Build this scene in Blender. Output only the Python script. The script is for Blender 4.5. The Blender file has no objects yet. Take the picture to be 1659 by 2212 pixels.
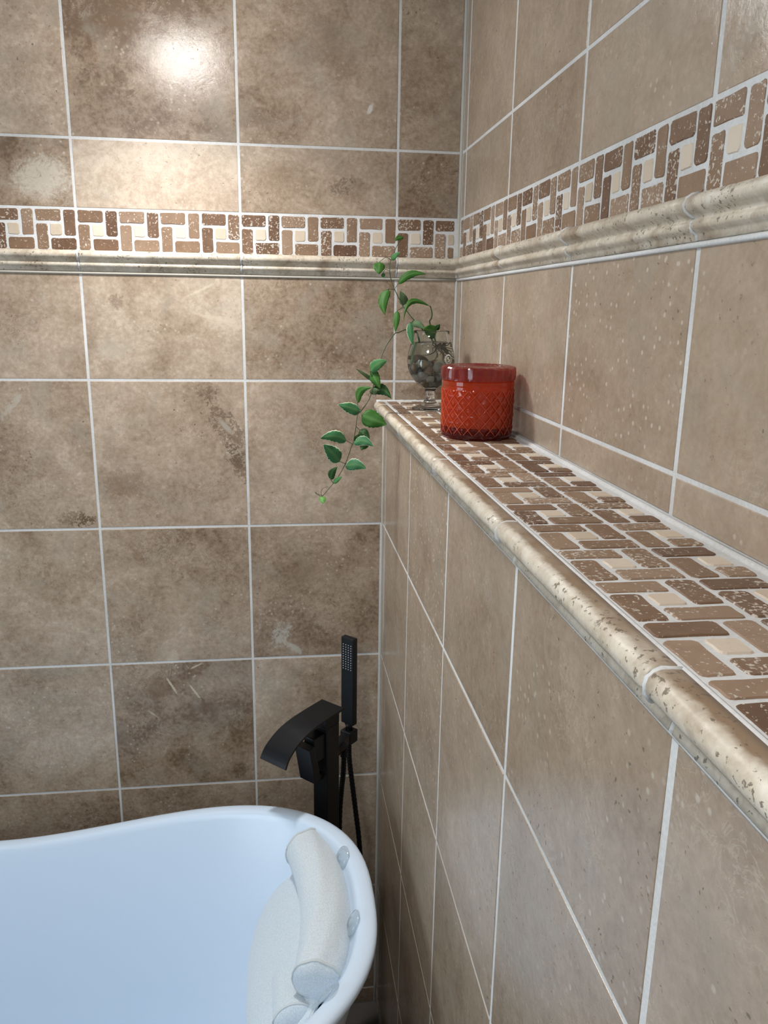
import bpy, bmesh, math, random
from mathutils import Vector, Matrix, noise

random.seed(7)
PI = math.pi
SC = bpy.context.scene
COL = SC.collection

# ------------------------------------------------------------------ camera
W_PX, H_PX, F_PX = 1659.0, 2212.0, 1724.87
cam_data = bpy.data.cameras.new('camera')
cam_data.sensor_fit = 'VERTICAL'
cam_data.sensor_height = 24.0
cam_data.lens = 24.0 * F_PX / H_PX
cam_data.clip_start = 0.02
cam = bpy.data.objects.new('camera', cam_data)
COL.objects.link(cam)
SC.camera = cam
R_ = Vector((0.9917, -0.1281, 0.0146)).normalized()
F_ = Vector((0.1277, 0.9605, -0.2473)).normalized()
U_ = R_.cross(F_).normalized()
R_ = F_.cross(U_).normalized()
CAM = Vector((0.069, -1.6748, 0.1479))
m = Matrix((R_, U_, -F_)).transposed().to_4x4()
m.translation = CAM
cam.matrix_world = m

# ------------------------------------------------------------------ world, light, exposure
world = bpy.data.worlds.new('world')
SC.world = world
world.use_nodes = True
world.node_tree.nodes['Background'].inputs[0].default_value = (0.62, 0.8, 1.0, 1)
world.node_tree.nodes['Background'].inputs[1].default_value = 1.0
SC.view_settings.view_transform = 'Standard'
SC.view_settings.look = 'None'
SC.view_settings.gamma = 1.0
SC.view_settings.use_curve_mapping = False
SC.view_settings.exposure = 0.3
LAMP = Vector((-0.125, -0.33, 0.622))
def area(name, loc, rot, size, power, color, shape='DISK', size_y=None, spread=PI, parent=None):
    d = bpy.data.lights.new(name, 'AREA')
    d.shape = shape
    d.size = size
    if size_y: d.size_y = size_y
    d.energy = power
    d.color = color
    d.spread = spread
    o = bpy.data.objects.new(name, d)
    o.location = loc
    o.rotation_euler = rot
    COL.objects.link(o)
    if parent: o.parent = parent
    return o
# cool daylight fill from the left, through an unseen window added for it
area('window_daylight', (-1.98, -1.25, -0.40), (0, -PI/2, 0), 1.1, 15.0, (0.80, 0.905, 1.0), 'RECTANGLE', 1.0)
LAMP_POWER = 3.7
DOME_STRENGTH = 29.0
LAMP_COLOR = (1.0, 0.985, 0.965)
LAMP_2 = Vector((-0.36, -1.52, 0.668))  # second lamp added for even fill, broad so its reflection stays soft
LAMP_2_POWER = 7.0
SC.cycles.max_bounces = 10
SC.cycles.diffuse_bounces = 4
SC.cycles.glossy_bounces = 4
SC.cycles.transmission_bounces = 10
SC.cycles.transparent_max_bounces = 16
SC.cycles.sample_clamp_indirect = 4.0
SC.cycles.use_denoising = True

# ------------------------------------------------------------------ material helpers
class NT:
    def __init__(self, name):
        self.m = bpy.data.materials.new(name)
        self.m.use_nodes = True
        self.t = self.m.node_tree
        self.bsdf = self.t.nodes['Principled BSDF']
        self.out = self.t.nodes['Material Output']
    def n(self, typ, **kw):
        nd = self.t.nodes.new(typ)
        for k, v in kw.items(): setattr(nd, k, v)
        return nd
    def link(self, a, b): self.t.links.new(a, b)
    def put(self, sock, v):
        if hasattr(v, 'is_linked') or isinstance(v, bpy.types.NodeSocket): self.link(v, sock)
        else: sock.default_value = v
    def math(self, op, a, b=0.0, clamp=False):
        nd = self.n('ShaderNodeMath', operation=op, use_clamp=clamp)
        self.put(nd.inputs[0], a); self.put(nd.inputs[1], b)
        return nd.outputs[0]
    def coords(self, rnd=True, scale=(1, 1, 1)):
        tc = self.n('ShaderNodeTexCoord')
        mp = self.n('ShaderNodeMapping')
        mp.inputs['Scale'].default_value = scale
        self.link(tc.outputs['Object'], mp.inputs['Vector'])
        if rnd:
            oi = self.n('ShaderNodeObjectInfo')
            self.rand = oi.outputs['Random']
            cx = self.n('ShaderNodeCombineXYZ')
            self.link(self.math('MULTIPLY', self.rand, 61.0), cx.inputs[0])
            self.link(self.math('MULTIPLY', self.rand, 173.0), cx.inputs[1])
            self.link(self.math('MULTIPLY', self.rand, 97.0), cx.inputs[2])
            self.link(cx.outputs[0], mp.inputs['Location'])
        return mp.outputs[0]
    def noise(self, vec, scale, detail=4.0, rough=0.55, dist=0.0):
        nd = self.n('ShaderNodeTexNoise')
        self.link(vec, nd.inputs['Vector'])
        nd.inputs['Scale'].default_value = scale
        nd.inputs['Detail'].default_value = detail
        nd.inputs['Roughness'].default_value = rough
        nd.inputs['Distortion'].default_value = dist
        return nd.outputs['Fac']
    def voro(self, vec, scale, feature='F1'):
        nd = self.n('ShaderNodeTexVoronoi', feature=feature)
        self.link(vec, nd.inputs['Vector'])
        nd.inputs['Scale'].default_value = scale
        return nd.outputs['Distance']
    def ramp(self, fac, stops, interp='LINEAR'):
        nd = self.n('ShaderNodeValToRGB')
        cr = nd.color_ramp
        cr.interpolation = interp
        while len(cr.elements) < len(stops): cr.elements.new(0.5)
        for e, (p, c) in zip(cr.elements, stops):
            e.position = p
            e.color = (c, c, c, 1) if isinstance(c, (int, float)) else (*c, 1)
        self.link(fac, nd.inputs[0])
        return nd.outputs[0]
    def mix(self, fac, a, b, blend='MIX'):
        nd = self.n('ShaderNodeMix', data_type='RGBA', blend_type=blend)
        self.put(nd.inputs[0], fac)
        for i, v in ((6, a), (7, b)):
            if isinstance(v, tuple): nd.inputs[i].default_value = (*v, 1)
            else: self.link(v, nd.inputs[i])
        return nd.outputs[2]
    def bump(self, h, strength=0.2, dist=0.002):
        nd = self.n('ShaderNodeBump')
        nd.inputs['Strength'].default_value = strength
        nd.inputs['Distance'].default_value = dist
        self.link(h, nd.inputs['Height'])
        self.link(nd.outputs[0], self.bsdf.inputs['Normal'])
    def set(self, **kw):
        for k, v in kw.items():
            s = self.bsdf.inputs[k.replace('_', ' ')]
            if isinstance(v, tuple): s.default_value = (*v, 1) if len(v) == 3 else v
            else: self.put(s, v)
        return self

def simple(name, color, rough=0.5, metal=0.0, **kw):
    t = NT(name)
    t.set(Base_Color=color, Roughness=rough, Metallic=metal, **kw)
    return t.m

def travertine_tile(name='travertine_tile', marks=()):
    t = NT(name)
    v = t.coords()
    big = t.noise(v, 6.0, 5, 0.6, 0.6)
    mid = t.noise(v, 30.0, 8, 0.68, 0.9)
    fine = t.noise(v, 130.0, 4, 0.65)
    k = t.math('ADD', t.math('MULTIPLY', big, 0.62), t.math('MULTIPLY', mid, 0.36))
    k = t.math('ADD', k, t.math('MULTIPLY', t.math('SUBTRACT', fine, 0.5), 0.36))
    k = t.math('ADD', k, 0.03)
    k = t.math('ADD', k, t.math('MULTIPLY', t.math('SUBTRACT', t.rand, 0.5), 0.15))
    oc = t.n('ShaderNodeObjectInfo'); sp = t.n('ShaderNodeSeparateColor'); t.link(oc.outputs['Color'], sp.inputs[0])
    k = t.math('ADD', t.math('MULTIPLY', t.math('SUBTRACT', k, 0.53), sp.outputs[1]), 0.53)
    k = t.math('ADD', k, t.math('MULTIPLY', t.math('SUBTRACT', sp.outputs[0], 0.5), 0.4))
    c = t.ramp(k, [(0.33, (0.165, 0.108, 0.068)), (0.43, (0.264, 0.191, 0.132)), (0.53, (0.355, 0.272, 0.198)),
                   (0.63, (0.445, 0.350, 0.266)), (0.75, (0.555, 0.465, 0.37))])
    # greenish grey clouds
    g = t.ramp(t.noise(v, 9.0, 4, 0.6, 1.2), [(0.52, 0.0), (0.68, 0.42)])
    c = t.mix(g, c, (0.33, 0.295, 0.235))
    # pale crystalline wisps
    w = t.noise(v, 34.0, 5, 0.62, 2.2)
    w = t.math('ABSOLUTE', t.math('SUBTRACT', w, 0.5))
    wm = t.ramp(w, [(0.0, 1.0), (0.035, 0.0)])
    wz = t.ramp(t.noise(v, 11.0, 2, 0.5), [(0.5, 0.0), (0.64, 0.38)])
    c = t.mix(t.math('MULTIPLY', wm, wz), c, (0.55, 0.47, 0.37))
    # small light fossil flecks
    f = t.ramp(t.voro(v, 75.0), [(0.13, 1.0), (0.22, 0.0)])
    fz = t.ramp(t.noise(v, 10.0, 3, 0.6), [(0.48, 0.0), (0.62, 0.5)])
    fz = t.math('MAXIMUM', fz, t.math('MULTIPLY', t.math('SUBTRACT', sp.outputs[2], 0.5), 1.8))
    c = t.mix(t.math('MULTIPLY', f, fz), c, (0.58, 0.51, 0.42))
    # filled pores: dark rims
    p = t.noise(v, 160.0, 2, 0.5)
    pm = t.ramp(p, [(0.68, 0.0), (0.73, 0.75)])
    pz = t.ramp(t.noise(v, 14.0, 3, 0.6), [(0.5, 0.0), (0.6, 1.0)])
    c = t.mix(t.math('MULTIPLY', pm, pz), c, (0.10, 0.075, 0.05))
    # larger natural marks of single stones: (u, v, half length, half width, angle, colour, strength, raggedness)
    for (mu, mv, ml, mw, ma, mc, ms, mr) in marks:
        tc = t.n('ShaderNodeTexCoord'); mp = t.n('ShaderNodeMapping', vector_type='TEXTURE')
        mp.inputs['Location'].default_value = (mu, mv, 0); mp.inputs['Rotation'].default_value = (0, 0, math.radians(ma)); mp.inputs['Scale'].default_value = (ml, mw, 1)
        t.link(tc.outputs['Object'], mp.inputs['Vector'])
        sep = t.n('ShaderNodeSeparateXYZ'); t.link(mp.outputs[0], sep.inputs[0])
        d2 = t.math('ADD', t.math('MULTIPLY', sep.outputs[0], sep.outputs[0]), t.math('MULTIPLY', sep.outputs[1], sep.outputs[1]))
        q = t.math('ADD', t.math('SUBTRACT', 1.0, d2), t.math('MULTIPLY', t.math('ADD', t.math('SUBTRACT', t.noise(v, 55.0, 6, 0.68, 1.5), 0.52), t.math('MULTIPLY', t.math('SUBTRACT', t.noise(v, 190.0, 4, 0.7, 1.0), 0.5), 0.7)), mr))
        c = t.mix(t.math('MULTIPLY', t.ramp(q, [(0.25, 0.0), (0.85, 1.0)]), ms), c, mc)
    rough = t.math('ADD', t.math('MULTIPLY', mid, 0.20), 0.13)
    t.set(Base_Color=c, Roughness=rough, Specular_IOR_Level=0.45)
    h = t.math('ADD', t.math('MULTIPLY', fine, 0.4), t.math('MULTIPLY', pm, -0.6))
    t.bump(t.math('ADD', h, t.math('MULTIPLY', mid, 0.7)), 0.28, 0.002)
    return t.m

def mosaic_stone(name, stops, speck, speck_lo):
    t = NT(name)
    v = t.coords()
    n1 = t.noise(v, 45.0, 5, 0.6, 0.5)
    k = t.math('ADD', t.math('MULTIPLY', n1, 0.42), t.math('MULTIPLY', t.rand, 0.62))
    c = t.ramp(k, stops)
    s = t.noise(v, 270.0, 3, 0.6, 0.3)
    zone = t.math('ADD', t.math('MULTIPLY', t.noise(v, 30.0, 2, 0.5), 0.22),
                  t.math('MULTIPLY', t.math('FRACT', t.math('MULTIPLY', t.rand, 17.0)), 0.1))
    sm = t.ramp(t.math('ADD', s, zone), [(speck_lo, 0.0), (speck_lo + 0.03, 1.0)])
    c = t.mix(t.math('MULTIPLY', sm, 0.85), c, speck)
    t.set(Base_Color=c, Roughness=0.42, Specular_IOR_Level=0.35)
    t.bump(t.math('SUBTRACT', t.noise(v, 120.0, 3, 0.6), sm), 0.25, 0.002)
    return t.m

def grout_mat():
    t = NT('grout')
    v = t.coords(False)
    n1 = t.noise(v, 300.0, 3, 0.6)
    c = t.ramp(t.math('ADD', t.math('MULTIPLY', n1, 0.4), t.math('MULTIPLY', t.noise(v, 9.0, 3, 0.6), 0.6)),
               [(0.3, (0.50, 0.495, 0.48)), (0.65, (0.70, 0.705, 0.71))])
    t.set(Base_Color=c, Roughness=0.8)
    t.bump(n1, 0.35, 0.001)
    return t.m

def rail_stone(name, stain, top_stain=False):
    t = NT(name)
    v = t.coords(True)
    n1 = t.noise(v, 22.0, 5, 0.6, 0.5)
    fine = t.noise(v, 170.0, 4, 0.65)
    c = t.ramp(t.math('ADD', t.math('MULTIPLY', n1, 0.7), t.math('MULTIPLY', fine, 0.3)),
               [(0.36, (0.42, 0.345, 0.26)), (0.5, (0.585, 0.515, 0.415)), (0.66, (0.725, 0.67, 0.58))])
    st = t.ramp(t.noise(v, 16.0, 4, 0.6, 0.8), [(0.54, 0.0), (0.74, stain)])
    if top_stain:     # the flat inner half of the edge pieces is browner stone
        tc = t.n('ShaderNodeTexCoord'); sx = t.n('ShaderNodeSeparateXYZ'); t.link(tc.outputs['Object'], sx.inputs[0])
        w = t.math('ADD', sx.outputs[0], t.math('MULTIPLY', t.math('SUBTRACT', t.noise(v, 40.0, 4, 0.65), 0.5), 0.016))
        band = t.ramp(t.math('MULTIPLY', t.math('SUBTRACT', w, 0.2700), 90.0, True), [(0.15, 0.0), (0.6, 1.0)])
        up = t.ramp(t.math('MULTIPLY', t.math('ADD', sx.outputs[2], 0.0455), 600.0, True), [(0.0, 0.0), (1.0, 1.0)])
        vary = t.ramp(t.noise(v, 9.0, 3, 0.6), [(0.35, 0.45), (0.55, 0.95)])
        st = t.math('MAXIMUM', st, t.math('MULTIPLY', t.math('MULTIPLY', band, up), vary))
    c = t.mix(st, c, (0.25, 0.165, 0.10))
    p = t.noise(v, 230.0, 3, 0.6, 0.3)
    pz = t.ramp(t.noise(v, 20.0, 3, 0.6), [(0.42, 0.0), (0.62, 0.09)])
    pm = t.ramp(t.math('ADD', p, pz), [(0.66, 0.0), (0.71, 0.85)])
    c = t.mix(pm, c, (0.15, 0.115, 0.08))
    t.set(Base_Color=c, Roughness=0.40, Specular_IOR_Level=0.4)
    t.bump(t.math('SUBTRACT', t.math('MULTIPLY', fine, 0.3), pm), 0.35, 0.0015)
    return t.m

def fine_fabric():
    t = NT('white_mesh_fabric')
    v = t.coords(False)
    ch = t.n('ShaderNodeTexVoronoi', feature='F1')
    t.link(v, ch.inputs['Vector'])
    ch.inputs['Scale'].default_value = 420.0
    c = t.ramp(ch.outputs['Distance'], [(0.2, (0.63, 0.69, 0.73)), (0.7, (0.53, 0.60, 0.65))])
    t.set(Base_Color=c, Roughness=0.9, Sheen_Weight=0.25)
    t.bump(ch.outputs['Distance'], 0.25, 0.0012)
    return t.m

def tinted_glass(name, tint, rough=0.05, glow=0.0, body=(0.5, 0.03, 0.015)):
    """coloured pressed glass: lets tinted light through and keeps a sharp surface gloss"""
    t = NT(name)
    tr = t.n('ShaderNodeBsdfTransparent'); tr.inputs[0].default_value = (*tint, 1)
    tl = t.n('ShaderNodeBsdfTranslucent'); tl.inputs[0].default_value = (*body, 1)
    df = t.n('ShaderNodeBsdfDiffuse'); df.inputs[0].default_value = (*body, 1)
    gl = t.n('ShaderNodeBsdfGlossy'); gl.inputs['Roughness'].default_value = rough
    a = t.n('ShaderNodeMixShader'); a.inputs[0].default_value = 0.5
    t.link(tl.outputs[0], a.inputs[1]); t.link(df.outputs[0], a.inputs[2])
    b = t.n('ShaderNodeMixShader'); b.inputs[0].default_value = glow
    t.link(tr.outputs[0], b.inputs[1]); t.link(a.outputs[0], b.inputs[2])
    fr = t.n('ShaderNodeFresnel'); fr.inputs[0].default_value = 1.5
    c = t.n('ShaderNodeMixShader')
    ge = t.n('ShaderNodeNewGeometry')
    t.link(t.math('MULTIPLY', fr.outputs[0], t.math('SUBTRACT', 1.0, ge.outputs['Backfacing'])), c.inputs[0]); t.link(b.outputs[0], c.inputs[1]); t.link(gl.outputs[0], c.inputs[2])
    t.link(c.outputs[0], t.out.inputs[0])
    return t.m

def leaf_mat(name, c0, c1, edge, edge_w, rough=0.5):
    t = NT(name)
    v = t.coords()
    at = t.n('ShaderNodeAttribute', attribute_name='edge')
    c = t.mix(t.noise(v, 60.0, 3, 0.6), c0, c1)
    e = t.math('ADD', at.outputs['Fac'], t.math('MULTIPLY', t.math('SUBTRACT', t.noise(v, 140.0, 2, 0.5), 0.5), 0.22))
    em = t.ramp(e, [(1.0 - edge_w, 0.0), (min(1.0, 1.04 - edge_w), 1.0)])
    c = t.mix(em, c, edge)
    vein = t.n('ShaderNodeAttribute', attribute_name='vein')
    c = t.mix(t.math('MULTIPLY', vein.outputs['Fac'], 0.35), c, (0.16, 0.30, 0.10))
    t.set(Base_Color=c, Roughness=rough, Specular_IOR_Level=0.22, Transmission_Weight=0.0)
    t.bump(t.noise(v, 150.0, 2, 0.5), 0.15, 0.001)
    return t.m

M = {}
M['tile'] = travertine_tile()
PALE, DARK, CREAM_LINE, BROWN = (0.46, 0.43, 0.37), (0.115, 0.074, 0.045), (0.60, 0.52, 0.40), (0.19, 0.125, 0.078)
MARKED = {
    (-0.31, -0.31): travertine_tile('travertine_dark_vein', ((-0.097, -0.06, 0.06, 0.045, 20, BROWN, 0.5, 2.0), (0.118, 0.05, 0.09, 0.030, -62, DARK, 0.62, 5.5),
                    (0.138, -0.022, 0.06, 0.018, -66, DARK, 0.7, 5.0), (0.078, 0.128, 0.03, 0.02, -50, DARK, 0.5, 5.0), (0.112, 0.06, 0.03, 0.008, -50, PALE, 0.6, 2.2))),
    (0.0, -0.62): travertine_tile('travertine_pale_patch', ((-0.078, -0.098, 0.04, 0.026, 60, PALE, 0.85, 3.4), (-0.050, -0.132, 0.034, 0.012, -35, PALE, 0.85, 2.4), (-0.03, 0.05, 0.1, 0.05, 50, BROWN, 0.35, 1.6))),
    (-0.62, -0.31): travertine_tile('travertine_dark_pits', ((0.126, -0.137, 0.024, 0.016, 10, DARK, 0.9, 5.5), (0.095, -0.13, 0.03, 0.02, 30, DARK, 0.5, 5.5), (0.0, 0.10, 0.05, 0.008, 48, PALE, 0.6, 2.6))),
    (-0.31, -0.93): travertine_tile('travertine_fossil_lines', ((-0.055, 0.095, 0.05, 0.04, 10, BROWN, 0.6, 1.8), (-0.026, 0.098, 0.036, 0.0035, -62, CREAM_LINE, 0.85, 1.4), (0.024, 0.080, 0.034, 0.003, -58, CREAM_LINE, 0.8, 1.6),
                    (-0.07, 0.03, 0.02, 0.003, -40, CREAM_LINE, 0.6, 1.4), (0.03, 0.142, 0.02, 0.003, 25, CREAM_LINE, 0.8, 1.4), (0.12, -0.12, 0.02, 0.014, 70, DARK, 0.6, 5.0))),
    (0.0, 0.45): travertine_tile('travertine_chip', ((0.099, -0.076, 0.015, 0.006, 65, (0.62, 0.60, 0.56), 0.9, 1.6), (-0.10, -0.10, 0.06, 0.03, 20, BROWN, 0.5, 2.0), (0.02, 0.03, 0.10, 0.05, -50, BROWN, 0.35, 2.0))),
    (-0.31, 0.0): travertine_tile('travertine_cream_wisps', ((0.075, 0.075, 0.034, 0.004, 25, CREAM_LINE, 0.7, 1.8), (0.10, 0.02, 0.05, 0.006, -12, CREAM_LINE, 0.6, 2.2), (-0.09, 0.05, 0.02, 0.014, 0, DARK, 0.45, 5.0), (-0.10, -0.04, 0.05, 0.03, 0, (0.40, 0.36, 0.29), 0.5, 2.6))),
    (0.0, 0.32): travertine_tile('travertine_grainy', ((0.045, -0.006, 0.03, 0.018, 20, DARK, 0.55, 5.0), (-0.08, 0.0, 0.08, 0.05, 0, BROWN, 0.35, 2.4))),
    (-0.62, 0.32): travertine_tile('travertine_pale_corner', ((0.10, -0.01, 0.075, 0.052, 10, (0.52, 0.47, 0.39), 0.8, 1.6), (-0.02, 0.0, 0.05, 0.06, 0, BROWN, 0.5, 1.8))),
    (0.31, -0.04): travertine_tile('travertine_brown_mottle', ((-0.02, 0.0, 0.04, 0.014, 0, BROWN, 0.6, 3.0),)),
}
M['mosaic'] = mosaic_stone('brown_mosaic_stone', [(0.2, (0.120, 0.064, 0.037)), (0.45, (0.190, 0.113, 0.068)), (0.62, (0.240, 0.155, 0.098)),
                           (0.78, (0.295, 0.200, 0.135)), (0.95, (0.35, 0.25, 0.175))], (0.60, 0.54, 0.47), 0.765)
M['cream'] = mosaic_stone('cream_mosaic_stone', [(0.2, (0.50, 0.41, 0.31)), (0.5, (0.60, 0.50, 0.39)), (0.9, (0.67, 0.58, 0.48))], (0.42, 0.33, 0.24), 0.88)
M['grout'] = grout_mat()
M['caulk'] = simple('cream_caulk', (0.47, 0.44, 0.385), 0.7)
M['rail'] = rail_stone('cream_travertine', 0.8)
M['edge'] = rail_stone('cream_edge_travertine', 0.35, True)
M['white'] = simple('white_acrylic', (0.60, 0.71, 0.84), 0.22, 0.0, Specular_IOR_Level=0.4)  # blue of the daylight is mixed into the white tub's base colour
M['black'] = simple('matte_black_metal', (0.0055, 0.0065, 0.0085), 0.36, 0.0, Specular_IOR_Level=0.33)
M['hose'] = simple('black_hose', (0.004, 0.004, 0.005), 0.45, 0.0, Specular_IOR_Level=0.25)
M['nozzle'] = simple('grey_silicone', (0.42, 0.44, 0.50), 0.5)
M['fabric'] = fine_fabric()
M['piping'] = simple('white_piping', (0.55, 0.59, 0.60), 0.8)
M['plaster'] = simple('white_paint', (0.72, 0.71, 0.69), 0.7)
M['floor'] = simple('grey_floor_tile', (0.10, 0.092, 0.085), 0.4)
M['wood'] = simple('white_frame', (0.75, 0.75, 0.74), 0.4)
M['red_glass'] = tinted_glass('red_pressed_glass', (0.96, 0.45, 0.24), 0.09, 0.5, (0.54, 0.098, 0.024))
M['rib_glass'] = tinted_glass('light_red_glass', (1.0, 0.6, 0.45), 0.08, 0.6, (0.74, 0.20, 0.10))  # paler body colour stands in for light refracted along the diamond lines
M['lid_glass'] = tinted_glass('pinkish_red_glass', (0.82, 0.42, 0.39), 0.06, 0.36, (0.36, 0.075, 0.06))
M['base_glass'] = tinted_glass('dark_red_glass', (0.62, 0.10, 0.09), 0.05, 0.3, (0.26, 0.012, 0.010))
M['wax'] = simple('orange_wax', (0.90, 0.29, 0.06), 0.6, 0.0, Subsurface_Weight=0.3)
M['pane'] = tinted_glass('clear_pane', (0.96, 0.98, 0.98), 0.02, 0.0, (1, 1, 1))
g = NT('clear_glass'); g.set(Base_Color=(0.93, 0.96, 0.95), Roughness=0.0, IOR=1.46, Transmission_Weight=1.0); M['glass'] = g.m
g = NT('water'); g.set(Base_Color=(0.92, 0.95, 0.90), Roughness=0.0, IOR=1.33, Transmission_Weight=1.0); M['water'] = g.m
M['cup'] = tinted_glass('clear_vinyl', (0.97, 0.98, 0.98), 0.15, 0.3, (0.72, 0.8, 0.85))
M['print'] = simple('white_print', (0.9, 0.9, 0.87), 0.5)
M['stem'] = simple('green_stem', (0.045, 0.075, 0.028), 0.45)
M['stem_green'] = simple('bright_green_stem', (0.03, 0.17, 0.06), 0.4)
M['root'] = simple('brown_root', (0.05, 0.032, 0.018), 0.7)
M['tendril'] = simple('brown_tendril', (0.07, 0.06, 0.028), 0.5)
LEAFM = {
    0: leaf_mat('leaf_deep_green', (0.022, 0.088, 0.012), (0.042, 0.135, 0.018), (0.28, 0.36, 0.13), 0.035),
    1: leaf_mat('leaf_mid_green', (0.035, 0.135, 0.045), (0.065, 0.19, 0.06), (0.42, 0.50, 0.30), 0.05),
    2: leaf_mat('leaf_grey_green', (0.075, 0.125, 0.055), (0.11, 0.165, 0.08), (0.16, 0.22, 0.12), 0.03, 0.6),
    3: leaf_mat('leaf_cream_edged', (0.028, 0.125, 0.05), (0.05, 0.17, 0.068), (0.56, 0.62, 0.43), 0.12),
    4: leaf_mat('leaf_dark_green', (0.016, 0.062, 0.014), (0.028, 0.085, 0.022), (0.10, 0.16, 0.06), 0.03),
    5: leaf_mat('leaf_young_green', (0.07, 0.22, 0.035), (0.11, 0.28, 0.06), (0.3, 0.42, 0.18), 0.06),
}

# ------------------------------------------------------------------ object helpers
def link(name, me, mat, parent=None):
    o = bpy.data.objects.new(name, me)
    if mat is not None and not me.materials: me.materials.append(mat)
    COL.objects.link(o)
    if parent: o.parent = parent
    return o
def bm_obj(name, bm, mat, parent=None, smooth=False):
    me = bpy.data.meshes.new(name)
    bmesh.ops.recalc_face_normals(bm, faces=bm.faces)
    bm.to_mesh(me); bm.free()
    if smooth:
        for p in me.polygons: p.use_smooth = True
    return link(name, me, mat, parent)
def data_mesh(name, vs, fs, mat, smooth=False):
    me = bpy.data.meshes.new(name)
    me.from_pydata([tuple(v) for v in vs], [], fs)
    me.update()
    if smooth:
        for p in me.polygons: p.use_smooth = True
    if mat: me.materials.append(mat)
    return me
def tag(o, label=None, cat=None, group=None, kind=None):
    if label: o['label'] = label
    if cat: o['category'] = cat
    if group: o['group'] = group
    if kind: o['kind'] = kind
    return o
def empty(name, loc=(0, 0, 0)):
    o = bpy.data.objects.new(name, None)
    o.empty_display_size = 0.05
    o.location = loc
    COL.objects.link(o)
    return o
def add_box(bm, lo, hi, bev=0.0, mat=None):
    r = bmesh.ops.create_cube(bm, size=1.0)
    vs = r['verts']
    lo, hi = Vector(lo), Vector(hi)
    for v in vs:
        v.co = Vector(((v.co[i] + 0.5) * (hi[i] - lo[i]) + lo[i] for i in range(3)))
    if bev:
        es = list({e for v in vs for e in v.link_edges})
        vs = list({v for f in bmesh.ops.bevel(bm, geom=es, offset=bev, segments=2, affect='EDGES', profile=0.5)['faces'] for v in f.verts} | {v for v in vs if v.is_valid})
    if mat is not None: bmesh.ops.transform(bm, matrix=mat, verts=[v for v in vs if v.is_valid])
def loft(bm, rings, closed=True, cap0=False, cap1=False):
    rows = [[bm.verts.new(p) for p in r] for r in rings]
    n = len(rows[0])
    for a, b in zip(rows, rows[1:]):
        for i in range(n if closed else n - 1):
            j = (i + 1) % n
            bm.faces.new((a[i], a[j], b[j], b[i]))
    if cap0: bm.faces.new(rows[0][::-1])
    if cap1: bm.faces.new(rows[-1])
    return rows
def lathe(bm, prof, seg=48, c=(0, 0, 0)):
    """prof: (r, z) list; r = 0 ends become poles"""
    rows = []
    for r, z in prof:
        if r < 1e-6: rows.append([bm.verts.new((c[0], c[1], c[2] + z))])
        else: rows.append([bm.verts.new((c[0] + r*math.cos(2*PI*i/seg), c[1] + r*math.sin(2*PI*i/seg), c[2] + z)) for i in range(seg)])
    for a, b in zip(rows, rows[1:]):
        for i in range(seg):
            j = (i + 1) % seg
            if len(a) == 1 and len(b) == 1: continue
            if len(a) == 1: bm.faces.new((a[0], b[j], b[i]))
            elif len(b) == 1: bm.faces.new((a[i], a[j], b[0]))
            else: bm.faces.new((a[i], a[j], b[j], b[i]))
def smooth_path(pts, sub=4):
    pts = [Vector(p) for p in pts]
    if len(pts) < 3: return pts
    P = [pts[0]*2 - pts[1]] + pts + [pts[-1]*2 - pts[-2]]
    out = []
    for i in range(1, len(P) - 2):
        for k in range(sub):
            t = k / sub
            p0, p1, p2, p3 = P[i-1], P[i], P[i+1], P[i+2]
            out.append(0.5*((2*p1) + (p2-p0)*t + (2*p0-5*p1+4*p2-p3)*t*t + (3*p1-p0-3*p2+p3)*t**3))
    out.append(pts[-1])
    return out
def tube(bm, pts, r, seg=8, taper=None, ribs=0.0):
    pts = [Vector(p) for p in pts]
    rings = []
    up = Vector((0.31, 0.2, 0.93)).normalized()
    for i, p in enumerate(pts):
        d = (pts[min(i+1, len(pts)-1)] - pts[max(i-1, 0)]).normalized()
        a = d.cross(up)
        if a.length < 1e-4: a = d.cross(Vector((1, 0, 0)))
        a.normalize(); b = d.cross(a)
        rr = r if taper is None else r + (taper - r) * i / max(1, len(pts) - 1)
        if ribs and i % 2: rr -= ribs
        rings.append([p + a*math.cos(2*PI*k/seg)*rr + b*math.sin(2*PI*k/seg)*rr for k in range(seg)])
    loft(bm, rings, True, True, True)
def frame(u, v, n, o):
    mt = Matrix((u, v, n)).transposed().to_4x4()
    mt.translation = o
    return mt

# ------------------------------------------------------------------ room dimensions (metres)
S = 0.3085                     # tile pitch on the back wall and all courses
PY = 0.3132                    # tile pitch along the side walls
X0, X1 = 0.2886, 0.4369        # face of the low wall, face of the wall above it
ZL = -0.0424                   # top of the ledge
ZA, ZM, ZMB, ZT = 0.4476, 0.3228, 0.2457, 0.2053
FLOOR, CEIL = -1.59, 0.745
G = 0.0050                     # grout joint
REC = 0.0008                   # grout recess
XL, YF = -1.9, -3.2            # far left wall, wall behind
X_END = -1.15                  # tiling shown this far left
Y_END = -1.92                  # and this far forward
YB = [0.0, -0.0385] + [-0.3519 - PY*k for k in range(6)]

BACK = (Vector((1, 0, 0)), Vector((0, 0, 1)), Vector((0, -1, 0)))
SIDE = (Vector((0, -1, 0)), Vector((0, 0, 1)), Vector((-1, 0, 0)))
TOP = (Vector((1, 0, 0)), Vector((0, 1, 0)), Vector((0, 0, 1)))

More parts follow.
